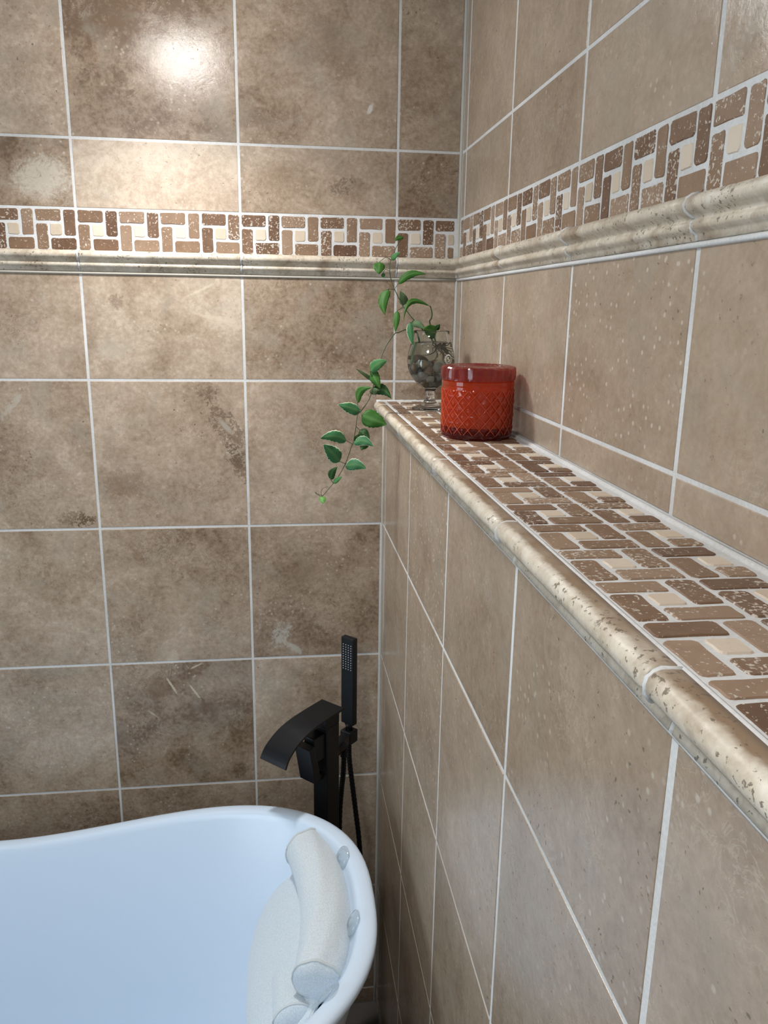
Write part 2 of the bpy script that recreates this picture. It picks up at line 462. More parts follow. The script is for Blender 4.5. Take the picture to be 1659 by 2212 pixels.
# structure: walls with their grout beds
bm = bmesh.new()
add_box(bm, (XL - 0.1, REC, FLOOR - 0.1), (X1 + 0.12, 0.12, CEIL + 0.1))
wall_back = tag(bm_obj('wall_back', bm, M['grout']), kind='structure')
bm = bmesh.new()
add_box(bm, (X1 + REC, YF - 0.1, FLOOR - 0.1), (X1 + 0.12, REC, CEIL + 0.1))
wall_right = tag(bm_obj('wall_right', bm, M['grout']), kind='structure')
bm = bmesh.new()
add_box(bm, (X0 + REC, YF, FLOOR), (X1 + REC, REC, ZL - REC))
wall_half = tag(bm_obj('wall_half', bm, M['grout']), kind='structure')
bm = bmesh.new(); add_box(bm, (XL - 0.1, YF - 0.1, FLOOR - 0.1), (X1 + 0.1, 0.1, FLOOR))
tag(bm_obj('floor', bm, M['floor']), kind='structure')
bm = bmesh.new(); add_box(bm, (XL - 0.1, YF - 0.1, CEIL), (X1 + 0.1, 0.1, CEIL + 0.1))
tag(bm_obj('ceiling', bm, M['plaster']), kind='structure')
bm = bmesh.new(); add_box(bm, (XL - 0.1, YF - 0.1, FLOOR), (X1 + 0.1, YF, CEIL))
tag(bm_obj('wall_front', bm, M['plaster']), kind='structure')
wy0, wy1, wz0, wz1 = -1.75, -0.75, -0.95, 0.15
bm = bmesh.new()
add_box(bm, (XL - 0.1, YF, FLOOR), (XL, wy0, CEIL)); add_box(bm, (XL - 0.1, wy1, FLOOR), (XL, 0.0, CEIL))
add_box(bm, (XL - 0.1, wy0, FLOOR), (XL, wy1, wz0)); add_box(bm, (XL - 0.1, wy0, wz1), (XL, wy1, CEIL))
tag(bm_obj('wall_left', bm, M['plaster']), kind='structure')
win = tag(empty('window_1', (XL, (wy0+wy1)/2, wz0)), kind='structure')  # unseen window, assumed and sized for the fill light
bm = bmesh.new()
for a, b in (((0, -0.5, 0), (0.02, 0.5, 0.05)), ((0, -0.5, 1.05), (0.02, 0.5, 1.1)), ((0, -0.5, 0.05), (0.02, -0.45, 1.05)), ((0, 0.45, 0.05), (0.02, 0.5, 1.05)), ((0, -0.015, 0.05), (0.02, 0.015, 1.05))):
    add_box(bm, (a[0] - 0.035, a[1], a[2]), (b[0] - 0.02, b[1], b[2]))
bm_obj('window_frame', bm, M['wood'], win)
for s in (-1, 1):
    bm = bmesh.new(); y0 = 0.016 if s > 0 else -0.449
    add_box(bm, (-0.03, y0, 0.051), (-0.026, y0 + 0.433, 1.049)); bm_obj('pane', bm, M['pane'], win)

# ------------------------------------------------------------------ large tiles
_tile_cache = {}
def tile_mesh(w, h, mat=None):
    key = (round(w, 4), round(h, 4), (mat or M['tile']).name)
    if key not in _tile_cache:
        w, h = key[:2]
        b, d = 0.0008, 0.004
        vs, fs = [], []
        for off, n in ((b, 0.0), (b*0.3, -b*0.3), (0, -b), (0, -d)):
            vs += [(-w/2+off, -h/2+off, n), (w/2-off, -h/2+off, n), (w/2-off, h/2-off, n), (-w/2+off, h/2-off, n)]
        fs.append((0, 1, 2, 3))
        for k in range(3):
            for i in range(4):
                j = (i+1) % 4
                fs.append((k*4+i, (k+1)*4+i, (k+1)*4+j, k*4+j))
        _tile_cache[key] = data_mesh('tile', vs, fs, mat or M['tile'])
    return _tile_cache[key]
TONE = {  # stone tone (0.5 = middle) by lower left corner of the tile on the back wall
    (-0.62, 0.45): 0.58, (-0.31, 0.45): 0.42, (0.0, 0.45): 0.42, (0.31, 0.45): 0.38,
    (-0.62, 0.32): 0.50, (-0.31, 0.32): 0.72, (0.0, 0.32): 0.52, (0.31, 0.32): 0.42,
    (-0.62, 0.0): 0.50, (-0.31, 0.0): 0.58, (0.0, 0.0): 0.46, (0.31, 0.0): 0.50,
    (-0.62, -0.31): 0.58, (-0.31, -0.31): 0.45, (0.0, -0.31): 0.66, (0.31, -0.04): 0.44,
    (-0.62, -0.62): 0.44, (-0.31, -0.62): 0.50, (0.0, -0.62): 0.48,
    (-0.62, -0.93): 0.53, (-0.31, -0.93): 0.47, (0.0, -0.93): 0.48}
def put_tiles(wall, fr, origin, us, vs, g=G, contrast=1.0, gu=None):
    u, v, n = fr
    for a, b in zip(us, us[1:]):
        for c, d in zip(vs, vs[1:]):
            w, h = b - a - (gu or g), d - c - g
            if w < 0.004 or h < 0.004: continue
            o = bpy.data.objects.new('tile', tile_mesh(w, h, MARKED.get((round(a, 2), round(c, 2))) if wall is wall_back else None))
            COL.objects.link(o)
            o.parent = wall
            tone = TONE.get((round(a, 2), round(c, 2)), 0.5) if wall is wall_back else random.uniform(0.52, 0.60) if wall is wall_half else random.uniform(0.48, 0.57)
            fleck = 0.5
            if wall is wall_half and abs(a - 0.3519) < 0.01 and c > -0.7: fleck, tone = 0.95, 0.54
            if wall is wall_right and abs(a - 0.6651) < 0.01 and -0.01 < c < 0.1: fleck = 0.85
            o.color = (tone, contrast, fleck, 1)
            o.matrix_world = frame(u, v, n, Vector(origin) + u*(a+b)/2 + v*(c+d)/2 + n*random.uniform(-0.0003, 0.0002))
cols = [k*S for k in range(-4, 2)]
rows_low = [FLOOR] + [-S*k for k in range(5, 0, -1)]
put_tiles(wall_back, BACK, (0, 0, 0), cols[:-1] + [X0 - 0.003], rows_low[:])
put_tiles(wall_back, BACK, (0, 0, 0), cols, [-S, 0.0])
put_tiles(wall_back, BACK, (0, 0, 0), [cols[-1], X1 - 0.003], [ZL - 0.0, 0.0])
put_tiles(wall_back, BACK, (0, 0, 0), cols + [X1 - 0.003], [0.0, ZT + 0.0015])
put_tiles(wall_back, BACK, (0, 0, 0), cols + [X1 - 0.003], [ZM, ZA, CEIL])
ys = [-y for y in YB]
put_tiles(wall_right, SIDE, (X1, 0, 0), [0.001] + ys[1:], [ZL + 0.001, 0.0, ZT + 0.0015], contrast=0.5, gu=0.0080)
put_tiles(wall_right, SIDE, (X1, 0, 0), [0.004] + ys[1:], [ZM, ZA, CEIL], contrast=0.5, gu=0.0080)
put_tiles(wall_half, SIDE, (X0, 0, 0), [0.004] + ys[1:], rows_low + [-0.0835], contrast=0.5, gu=0.0080)

# ------------------------------------------------------------------ mosaic bands (pinwheel of 1x2 stones round a cream square)
_mos = {}
def mosaic_mesh(nu, nv, cell, mat, variant):
    key = (round(nu, 3), round(nv, 3), round(cell[0], 4), round(cell[1], 4), mat.name, variant)
    if key in _mos: return _mos[key]
    rnd = random.Random(str(key))
    w, h = nu*cell[0] - 0.0045, nv*cell[1] - 0.0045
    r = min(0.0036, w*0.3, h*0.3)
    out = []
    for cx, cy, a0 in ((w/2-r, h/2-r, 0), (-w/2+r, h/2-r, 90), (-w/2+r, -h/2+r, 180), (w/2-r, -h/2+r, 270)):
        for k in range(3):
            a = math.radians(a0 + k*45)
            j = rnd.uniform(-0.0006, 0.0006)
            out.append((cx + (r+j)*math.cos(a), cy + (r+j)*math.sin(a)))
    # worn notches along the long sides
    pts = []
    for i, p in enumerate(out):
        pts.append(p)
        if i % 3 == 2:
            q = out[(i+1) % 12]
            t = rnd.uniform(0.3, 0.7)
            mx, my = p[0] + (q[0]-p[0])*t, p[1] + (q[1]-p[1])*t
            s = 1 - rnd.choice((0, 0, 0.02, 0.035))
            pts.append((mx*s, my*s))
    n = len(pts)
    vs, fs = [], []
    for sc, z in ((0.0011, 0.0), (0.0, -0.0012), (0.0, -0.004)):
        for x, y in pts:
            l = max(1e-6, math.hypot(x, y))
            vs.append((x - sc*x/l, y - sc*y/l, z))
    fs.append(tuple(range(n)))
    for k in range(2):
        for i in range(n):
            j = (i+1) % n
            fs.append((k*n+i, (k+1)*n+i, (k+1)*n+j, k*n+j))
    _mos[key] = data_mesh('mosaic_stone', vs, fs, mat)
    return _mos[key]
UNITS = ((0, 2, 2, 1, 'mosaic'), (2, 1, 1, 2, 'mosaic'), (1, 0, 2, 1, 'mosaic'), (0, 0, 1, 2, 'mosaic'), (1, 1, 1, 1, 'cream'))
def put_mosaic(wall, fr, origin, u_starts, v0, per_u, per_v, u_max=None, u_min=None):
    u, v, n = fr
    cell = (per_u/3, per_v/3)
    for us in u_starts:
        for (cu, cv, nu, nv, mk) in UNITS:
            a, b = us + cu*cell[0], us + (cu+nu)*cell[0]
            if u_max is not None:
                if a > u_max - 0.007: continue
                b = min(b, u_max)
            if u_min is not None:
                if b < u_min + 0.007: continue
                a = max(a, u_min)
            c = v0 + cv*cell[1]
            me = mosaic_mesh((b-a)/cell[0], nv, cell, M[mk], random.randrange(4))
            o = bpy.data.objects.new('mosaic_stone', me)
            COL.objects.link(o)
            o.parent = wall
            o.matrix_world = frame(u, v, n, Vector(origin) + u*((a+b)/2 + random.uniform(-0.0003, 0.0003)) + v*(c + nv*cell[1]/2 + random.uniform(-0.0003, 0.0003)) + n*random.uniform(-0.0001, 0.0006))
PB = S/4
put_mosaic(wall_back, BACK, (0, 0, 0), [PB*k for k in range(-10, 6)], ZMB, PB, ZM - ZMB, u_max=X1 - 0.008)
PS = PY/4
put_mosaic(wall_right, SIDE, (X1, 0, 0), [0.3519 + PS*k for k in range(-5, 16)], ZMB, PS, ZM - ZMB, u_min=0.008)
# ledge: two full columns and a cut strip against the wall
XM = 0.2905
PXL = 0.0795
ledge_y = [-1.0703 - 0.0787*k for k in range(-13, 8)]
for y in ledge_y:
    yy = y + 0.0787
    for cx in range(2):
        if y < -1.55: continue
        put_mosaic(wall_half, TOP, (0, 0, ZL), [XM + PXL*cx], y, PXL, 0.0787, u_max=X1 - 0.010)
    

# ------------------------------------------------------------------ moulded rails
RAIL = [(0.0, 0.2468), (0.007, 0.2475), (0.013, 0.2462), (0.0175, 0.243), (0.0190, 0.2385), (0.0178, 0.2345), (0.0142, 0.2318), (0.0098, 0.2296),
        (0.0078, 0.2275), (0.0088, 0.2252), (0.0108, 0.2232), (0.0112, 0.2205), (0.0098, 0.2178), (0.0060, 0.2160), (0.0040, 0.2140), (0.0034, 0.2095), (0.0, 0.2085)]
def rail_piece(name, wall, prof3, a, b, axis, jitter=0.0003):
    """prof3: function(t) -> (list of points); straight moulding from a to b along axis with eased ends"""
    bm = bmesh.new()
    rings = []
    n = 14
    e = 0.0012
    ts = [a, a + e] + [a + e + (b - a - 2*e)*k/n for k in range(1, n)] + [b - e, b]
    for i, t in enumerate(ts):
        inset = 0.0012 if i in (0, len(ts)-1) else 0.0
        rings.append(prof3(t, inset, random.uniform(-jitter, jitter)))
    loft(bm, rings, False)
    for ring in (rings[0], rings[-1]):
        bm.faces.new([bm.verts.new(p) for p in ring])
    return bm_obj(name, bm, M['edge' if name == 'edge_rail' else 'rail'], wall, smooth=True)
def shade_flat_ends(o):
    for p in o.data.polygons:
        if len(p.vertices) > 4: p.use_smooth = False
for a, b in zip(cols + [X1], (cols + [X1])[1:]):
    if b - a < 0.02: continue
    o = rail_piece('rail_piece', wall_back, lambda t, i, j: [(t, -max(0, d - i - (j if d > 0.01 else 0)) , z) for d, z in RAIL], a + 0.0022, b - 0.0022 - (0.003 if b == X1 else 0), 'x')
    shade_flat_ends(o)
for a, b in zip([0.006] + ys[2:], ys[2:]):
    o = rail_piece('rail_piece', wall_right, lambda t, i, j: [(X1 - max(0, d - i - (j if d > 0.01 else 0)), -t, z) for d, z in RAIL], a + 0.0022, b - 0.0022, 'y')
    shade_flat_ends(o)
EDGE = [(0.2872, -0.0446), (0.2868, -0.0426), (0.2810, -0.0420), (0.2745, -0.0420), (0.2700, -0.0434), (0.2672, -0.0464), (0.2660, -0.0505), (0.2668, -0.0552), (0.2695, -0.0590),
        (0.2745, -0.0610), (0.2800, -0.0614), (0.2850, -0.0622), (0.2872, -0.0650), (0.2876, -0.0710), (0.2868, -0.0770), (0.2852, -0.0828), (0.2903, -0.0828)]
for a, b in zip([0.003, 0.058] + ys[2:], [0.058] + ys[2:]):
    o = rail_piece('edge_rail', wall_half, lambda t, i, j: [(x + (i + j)*(1 if x < 0.284 else 0), -t, z - i*(1 if z > -0.06 else 0)) for x, z in EDGE], a + 0.0022, b - 0.0022, 'y', 0.0002)
    shade_flat_ends(o)
# grout filling the joints between the moulded pieces and along the inner corners
def bead(wall, pts, r, name='grout_bead', mat='grout'):
    bm = bmesh.new()
    pp = smooth_path(pts, 1) if len(pts) < 3 else [Vector(p) for p in pts]
    n = 24
    if len(pts) == 2:
        pp = [pp[0].lerp(pp[-1], k/n) for k in range(n+1)]
    rings = []
    tube(bm, pp, r, 6)
    for v in bm.verts: v.co += Vector((random.uniform(-1, 1), random.uniform(-1, 1), random.uniform(-1, 1)))*r*0.12
    return bm_obj(name, bm, M[mat], wall, True)
for c in cols[1:]:
    rail = [(c, -d + 0.001, z) for d, z in RAIL]
    bead(wall_back, [(c, -max(0.0, d - 0.003), z) for d, z in RAIL[1:-1]], 0.0027)
for y in ys[2:7]:
    bead(wall_right, [(X1 - max(0.0, d - 0.003), -y, z) for d, z in RAIL[1:-1]], 0.0029)
for y in [0.058] + ys[2:7]:
    bead(wall_half, [(x + 0.0023, -y, z - 0.0023*(1 if z > -0.06 else 0)) for x, z in EDGE[1:-1]], 0.0027)
bead(wall_right, [(X1 - 0.001, -0.0005, ZL), (X1 - 0.001, -0.0005, CEIL - 0.002)], 0.0032, mat='caulk')
bead(wall_half, [(X0 - 0.0008, -0.0008, FLOOR + 0.003), (X0 - 0.0008, -0.0008, -0.085)], 0.0019, mat='caulk')
bead(wall_half, [(X1 - 0.0028, -0.004, ZL - 0.0012), (X1 - 0.0028, Y_END, ZL - 0.0012)], 0.0042)
bead(wall_half, [(0.272, -0.0025, ZL - 0.0012), (X1 - 0.004, -0.0025, ZL - 0.0012)], 0.0050)
bead(wall_half, [(0.2889, -0.004, ZL - 0.0022), (0.2889, Y_END, ZL - 0.0022)], 0.0026)
bead(wall_half, [(X0 - 0.0004, -0.004, -0.0842), (X0 - 0.0004, Y_END, -0.0842)], 0.0021)
bead(wall_back, [(-4*S, -0.0008, ZT + 0.0004), (X1 - 0.004, -0.0008, ZT + 0.0004)], 0.0026, mat='caulk')
bead(wall_right, [(X1 - 0.0008, -0.004, ZT + 0.0004), (X1 - 0.0008, Y_END, ZT + 0.0004)], 0.0028)
bm = bmesh.new()
rings = []
for z, d in [(z, d) for d, z in RAIL][1:-1]:
    rings.append([Vector((X1 - d - 0.004, -0.001, z)), Vector((X1 - d*0.75 - 0.002, -d*0.75 - 0.002, z)), Vector((X1 - 0.001, -d - 0.004, z)), Vector((X1 + 0.001, 0.001, z))])
loft(bm, rings, True, True, True)
bm_obj('corner_grout', bm, M['grout'], wall_right, True)

# ------------------------------------------------------------------ ceiling lamps (just above the frame)
t = NT('lamp_dome'); t.set(Base_Color=(0.9, 0.9, 0.9), Emission_Color=(1.0, 0.99, 0.98), Emission_Strength=DOME_STRENGTH)
def ceiling_lamp(p, label, power, k, dome, spread):
    lamp = tag(empty('ceiling_light', (p.x, p.y, CEIL)), label, 'light', 'flush ceiling lights')
    top = -0.045
    bm = bmesh.new(); lathe(bm, [(0, 0), (0.085*k, 0), (0.085*k, top), (0.078*k, top - 0.004), (0, top - 0.004)], 48); bm_obj('housing', bm, M['wood'], lamp, True)
    if dome:
        bm = bmesh.new(); lathe(bm, [(0.074*math.cos(a*PI/20), top - 0.005 - 0.066*math.sin(a*PI/20)) for a in range(0, 10)] + [(0, top - 0.071)], 48)
        bm_obj('diffuser', bm, t.m, lamp, True)
    else:
        bm = bmesh.new(); lathe(bm, [(0.074*k, top - 0.005), (0.072*k, top - 0.010), (0, top - 0.010)], 48); bm_obj('diffuser', bm, M['diffuser'], lamp, True)
    area('lamp_light', (p.x, p.y, p.z), (0, 0, 0), 0.12*k, power, LAMP_COLOR, spread=spread)
t2 = NT('lamp_diffuser'); t2.set(Base_Color=(0.9, 0.9, 0.9), Emission_Color=(1.0, 0.99, 0.98), Emission_Strength=3.0); M['diffuser'] = t2.m
ceiling_lamp(LAMP, 'small white ceiling light with a frosted dome above the tub', LAMP_POWER, 1.0, True, 2.3)
ceiling_lamp(LAMP_2, 'added unseen round ceiling fill light with a flat frosted diffuser', LAMP_2_POWER, 2.4, False, PI)

# ------------------------------------------------------------------ bathtub
TA, TTIP, TYC, TB, TN = 0.83, 0.2146, -0.5302, 0.4038, 2.62
TXC = TTIP - TA
ZLOW, ZHIGH, XA, XB = -0.946, -0.813, -0.544, 0.242
def sstep(t):
    t = min(1.0, max(0.0, t)); return t*t*(3 - 2*t)
def se(th, a, b, n=TN):
    c, s = math.cos(th), math.sin(th)
    return (TXC + a*math.copysign(abs(c)**(2/n), c), TYC + b*math.copysign(abs(s)**(2/n), s))
def rim_z(x):
    xm = abs(x - TXC) + TXC if x < TXC else x
    return ZLOW + (ZHIGH - ZLOW)*sstep((x - XA)/(XB - XA))
NSEG = 144
TBOT = -1.47
def tub_ring(ix, iy, zf):
    r = []
    for i in range(NSEG):
        th = 2*PI*i/NSEG
        # even spacing on the superellipse
        x0, y0 = se(th, TA, TB)
        rz = rim_z(x0)
        x, y = se(th, TA - ix, TB - iy)
        r.append((x, y, zf(rz)))
    return r
rings = []
for ix, z in ((0.20, FLOOR + 0.002), (0.19, FLOOR + 0.03)):
    rings.append(tub_ring(ix, ix*0.55, lambda rz, z=z: z))
for f, ix in ((0.30, 0.145), (0.55, 0.095), (0.78, 0.05), (0.90, 0.028)):
    rings.append(tub_ring(ix, ix*0.6, lambda rz, f=f: (FLOOR + 0.03) + (rz - FLOOR - 0.03)*f))
for d, dz in ((0.016, -0.036), (0.012, -0.022), (0.004, -0.019), (0.0005, -0.014), (0.0, -0.009), (0.0015, -0.004), (0.006, -0.0008), (0.012, 0.0),
              (0.024, -0.0005), (0.029, -0.0025), (0.0325, -0.007), (0.036, -0.016)):
    rings.append(tub_ring(d, d, lambda rz, dz=dz: rz + dz))
bm = bmesh.new()
loft(bm, rings, True, True, False)
outer = len(bm.verts)
inner = []
for f, dd in ((0, 0), (0.05, 0.075), (0.11, 0.165), (0.185, 0.285), (0.27, 0.42), (0.36, 0.56), (0.45, 0.69), (0.55, 0.80), (0.66, 0.89), (0.78, 0.95), (0.9, 0.985), (1.0, 1.0)):
    inner.append(tub_ring(0.036 + 0.50*f, 0.036 + 0.23*f, lambda rz, dd=dd: (rz - 0.016) + (TBOT - rz + 0.016)*dd))
loft(bm, inner, True, False, True)
bmesh.ops.remove_doubles(bm, verts=bm.verts, dist=0.0004)
tub = bm_obj('bathtub', bm, M['white'], None, True)
tag(tub, 'white freestanding slipper bathtub with one raised end below the black tub filler', 'bathtub')

# ------------------------------------------------------------------ bath pillow
def tub_inner(x_target_th, dd):
    pass
pil = tag(empty('bath_pillow', (0.12, -0.51, -0.86)), 'white mesh bath pillow with a neck roll inside the raised tub end', 'bath pillow')
PO = Vector((0.12, -0.51, -0.86))
axis = smooth_path([Vector(p) - PO for p in ((0.106, -0.340, -0.862), (0.117, -0.375, -0.862), (0.129, -0.435, -0.861), (0.1345, -0.505, -0.861), (0.131, -0.57, -0.862), (0.122, -0.62, -0.864), (0.113, -0.652, -0.866))], 5)
bm = bmesh.new()
rings = []
NR = 28
for i, p in enumerate(axis):
    d = (axis[min(i+1, len(axis)-1)] - axis[max(i-1, 0)]).normalized()
    a = d.cross(Vector((0, 0, 1))).normalized(); b = a.cross(d)
    tt = i/(len(axis)-1)
    rr = 0.0412 + 0.0045*math.sin(tt*PI)
    rings.append([p + a*math.cos(2*PI*k/NR)*rr + b*math.sin(2*PI*k/NR)*rr*(1.0 + 0.04*math.sin(k*1.7 + tt*9)) for k in range(NR)])
def dome(ring, d, amt):
    c = sum((Vector(p) for p in ring), Vector()) / len(ring)
    out = []
    for s, h in ((0.985, 0.12), (0.93, 0.3), (0.8, 0.6), (0.55, 0.86), (0.25, 0.98)):
        out.append([c + (p - c)*s + d*amt*h for p in ring])
    return out
d0 = (axis[0] - axis[1]).normalized(); d1 = (axis[-1] - axis[-2]).normalized()
full = dome(rings[0], d0, 0.016)[::-1] + rings + dome(rings[-1], d1, 0.013)
loft(bm, full, True, True, True)
bm_obj('neck_roll', bm, M['fabric'], pil, True)
neck = pil.children[0]
for ring in (rings[0], rings[-1]):
    bm = bmesh.new()
    rr = [Vector(p) for p in ring] + [Vector(ring[0]), Vector(ring[1])]
    tube(bm, rr, 0.0022, 6)
    bm_obj('piping', bm, M['piping'], neck, True)
# back cushion: rounded pad that follows the inner slope
def cushion(name, c00, du, dv, w, h, th, bow, parent, power=3.2):
    bm = bmesh.new()
    n = du.cross(dv).normalized()
    NU, NV = 22, 16
    top, bot = [], []
    def P(u, v, s):
        # u, v in -1..1 ; superellipse mask
        k = max(0.0, 1 - abs(u)**power)**(1/power)
        vv = v*k
        t = (max(0.0, (1 - abs(u)**power))*(max(0.0, 1 - abs(v)**power)))**(0.42)
        q = c00 + du*u*w/2 + dv*vv*h/2 + n*(s*th/2*t + bow*(u*u))
        return q
    for s, dst in ((1, top), (-1, bot)):
        for i in range(NU+1):
            uu = math.sin((i/NU*2 - 1)*PI/2)
            dst.append([bm.verts.new(P(uu, math.sin((j/NV*2 - 1)*PI/2), s)) for j in range(NV+1)])
    for rows, flip in ((top, False), (bot, True)):
        for i in range(NU):
            for j in range(NV):
                f = (rows[i][j], rows[i+1][j], rows[i+1][j+1], rows[i][j+1])
                bm.faces.new(f[::-1] if flip else f)
    bmesh.ops.remove_doubles(bm, verts=bm.verts, dist=0.0003)
    o = bm_obj(name, bm, M['fabric'], parent, True)
    # piping round the seam
    bm = bmesh.new()
    seam = []
    for k in range(64):
        a = 2*PI*k/64
        cu, cv = math.cos(a), math.sin(a)
        u = math.copysign(abs(cu)**(2/power), cu); v = math.copysign(abs(cv)**(2/power), cv)
        seam.append(c00 + du*u*w/2 + dv*v*h/2 + n*bow*u*u)
    tube(bm, seam + seam[:2], 0.0018, 6)
    bm_obj('piping', bm, M['piping'], o, True)
    return o
slope = Vector((-0.66, 0.0, -0.75)).normalized()
cushion('back_cushion', Vector((0.066, -0.505, -0.946)) - PO, Vector((0, 1, 0)), slope, 0.37, 0.21, 0.045, 0.0, pil, 2.5)
lum = smooth_path([Vector(p) - PO for p in ((0.078, -0.668, -0.925), (0.077, -0.62, -0.934), (0.074, -0.56, -0.952))], 4)
bm = bmesh.new(); rings = []
for i, p in enumerate(lum):
    d = (lum[min(i+1, len(lum)-1)] - lum[max(i-1, 0)]).normalized()
    a = d.cross(Vector((0, 0, 1))).normalized(); b = a.cross(d)
    rings.append([p + a*math.cos(2*PI*k/NR)*0.036 + b*math.sin(2*PI*k/NR)*0.033 for k in range(NR)])
loft(bm, dome(rings[0], (lum[0] - lum[1]).normalized(), 0.010)[::-1] + rings + dome(rings[-1], (lum[-1] - lum[-2]).normalized(), 0.02), True, True, True)
lr = bm_obj('lumbar_roll', bm, M['fabric'], pil, True)
bm = bmesh.new(); tube(bm, rings[0] + rings[0][:2], 0.002, 6); bm_obj('piping', bm, M['piping'], lr, True)
def cup(loc, nrm, parent, r=0.021):
    bm = bmesh.new()
    lathe(bm, [(0.0, 0.006), (0.006, 0.006), (0.007, 0.003), (r*0.6, 0.0035), (r, 0.0), (r, -0.0012), (r*0.6, 0.0015), (0.0, 0.001)], 24)
    q = Vector((0, 0, 1)).rotation_difference(Vector(nrm).normalized())
    bmesh.ops.rotate(bm, verts=bm.verts, cent=(0, 0, 0), matrix=q.to_matrix())
    bmesh.ops.translate(bm, verts=bm.verts, vec=Vector(loc) - PO)
    tag(bm_obj('suction_cup', bm, M['cup'], parent, True), 'clear vinyl suction cup')
cup((0.1675, -0.424, -0.823), (-0.85, -0.22, 0.5), pil)
cup((0.1720, -0.582, -0.825), (-0.88, 0.02, 0.5), pil)
cup((0.122, -0.716, -0.828), (-0.65, 0.55, 0.55), pil, 0.024)

# water droplets left on the inner slope of the tub
from mathutils.bvhtree import BVHTree
tree = BVHTree.FromObject(tub, bpy.context.evaluated_depsgraph_get())
rd = random.Random(3)
bm = bmesh.new()
for k in range(22):
    x, y = rd.uniform(-0.09, 0.02), rd.uniform(-0.66, -0.40)
    hit, nrm_, _, _ = tree.ray_cast(Vector((x, y, -0.7)), Vector((0, 0, -1)))
    if hit is None: continue
    if nrm_.z < 0: nrm_ = -nrm_
    r_ = rd.uniform(0.0010, 0.0022)
    q = Vector((0, 0, 1)).rotation_difference(nrm_).to_matrix().to_4x4()
    bmesh.ops.create_icosphere(bm, subdivisions=2, radius=r_, matrix=Matrix.Translation(hit) @ q @ Matrix.Diagonal((1, rd.uniform(1.0, 1.8), 0.55, 1)))
tag(bm_obj('water_droplets', bm, M['water'], None, True), 'scattered clear water droplets on the inner slope of the white bathtub', 'water', None, 'stuff')

# ------------------------------------------------------------------ black floor-standing tub filler
FC = Vector((0.154, -0.172, FLOOR))
fil = tag(empty('tub_filler', FC), 'matte black floor-standing tub filler with waterfall spout and lever in the corner', 'faucet')
DIR = Vector((-0.70, -0.714, 0)).normalized()
LAT = Vector((0.714, -0.70, 0)).normalized()
LOC = frame(DIR, LAT, Vector((0, 0, 1)) * (1 if DIR.cross(LAT).z > 0 else -1), Vector((0, 0, -FLOOR)))
LOC = Matrix((DIR, LAT, Vector((0, 0, 1)))).transposed().to_4x4(); LOC.translation = (0, 0, -FLOOR)   # s, lateral, absolute z
def fbox(name, lo, hi, bev=0.0015, parent=None, mat='black'):
    bm = bmesh.new(); add_box(bm, lo, hi, bev, LOC); return bm_obj(name, bm, M[mat], parent or fil)
fbox('base_plate', (-0.10, -0.09, FLOOR), (0.09, 0.09, FLOOR + 0.012), 0.003)
fbox('column', (-0.0195, -0.0195, FLOOR + 0.012), (0.0195, 0.0195, -0.690), 0.002)
# spout: broad bent sheet on a short neck
prof = [(-0.022, -0.6545), (0.03, -0.6565), (0.07, -0.6595), (0.10, -0.6655), (0.122, -0.6745), (0.142, -0.6875), (0.152, -0.699), (0.158, -0.7095)]
prof = [(p.x, p.y) for p in smooth_path([Vector((a, b, 0)) for a, b in prof], 4)]
bm = bmesh.new(); rings = []
for i, (s, z) in enumerate(prof):
    a = prof[max(0, i-1)]; b = prof[min(len(prof)-1, i+1)]
    tx, tz = b[0]-a[0], b[1]-a[1]; l = math.hypot(tx, tz)
    nx, nz = tz/l*0.0045, -tx/l*0.0045
    hw = 0.0305 + 0.0035*(i/len(prof))
    rings.append([LOC @ Vector(q) for q in ((s, -hw, z), (s, hw, z), (s + nx, hw, z + nz), (s + nx, -hw, z + nz))])
loft(bm, rings, True, True, True)
bm_obj('spout', bm, M['black'], fil)
fbox('spout_neck', (-0.0195, -0.0195, -0.690), (0.022, 0.0195, -0.6605), 0.001)
hd = fbox('lever_handle', (-0.009, -0.021, -0.0445), (0.009, 0.021, 0.0405), 0.0015)
hm = Matrix.Rotation(math.radians(11), 4, 'Y')
hd.data.transform(LOC.inverted()); hd.data.transform(Matrix.Translation((0.058, 0.0, -0.752)) @ hm); hd.data.transform(LOC)
fbox('handle_stub', (0.018, -0.014, -0.758), (0.054, 0.014, -0.700), 0.003)
bm = bmesh.new()
r = bmesh.ops.create_cone(bm, cap_ends=True, segments=20, radius1=0.009, radius2=0.008, depth=0.010)
bmesh.ops.transform(bm, matrix=LOC @ Matrix.Translation((0.024, 0.0, -0.802)) @ Matrix.Rotation(PI/2, 4, 'Y'), verts=bm.verts)
bm_obj('diverter_knob', bm, M['black'], fil, False)
# holder and hand shower stand behind the column towards the wall
HS = Vector((0.2095, -0.085)) - Vector((FC.x, FC.y))
bm = bmesh.new()
p0 = Vector((0.012, 0.010, -FLOOR - 0.770)); p1 = Vector((HS.x, HS.y, -FLOOR - 0.770))
dd = (p1 - p0).normalized(); la = dd.cross(Vector((0, 0, 1)))
add_box(bm, (0, -0.009, -0.012), ((p1-p0).length, 0.009, 0.012), 0.001, frame(dd, la, Vector((0, 0, 1)), p0) if False else Matrix((dd, -la, Vector((0, 0, 1)))).transposed().to_4x4())
bmesh.ops.translate(bm, verts=bm.verts, vec=p0)
bm_obj('holder_arm', bm, M['black'], fil)
HL = Matrix((DIR, LAT, Vector((0, 0, 1)))).transposed().to_4x4(); HL.translation = (HS.x, HS.y, -FLOOR)
bm = bmesh.new(); add_box(bm, (-0.014, -0.014, -0.787), (0.014, 0.014, -0.757), 0.002, HL)
bm_obj('shower_holder', bm, M['black'], fil)
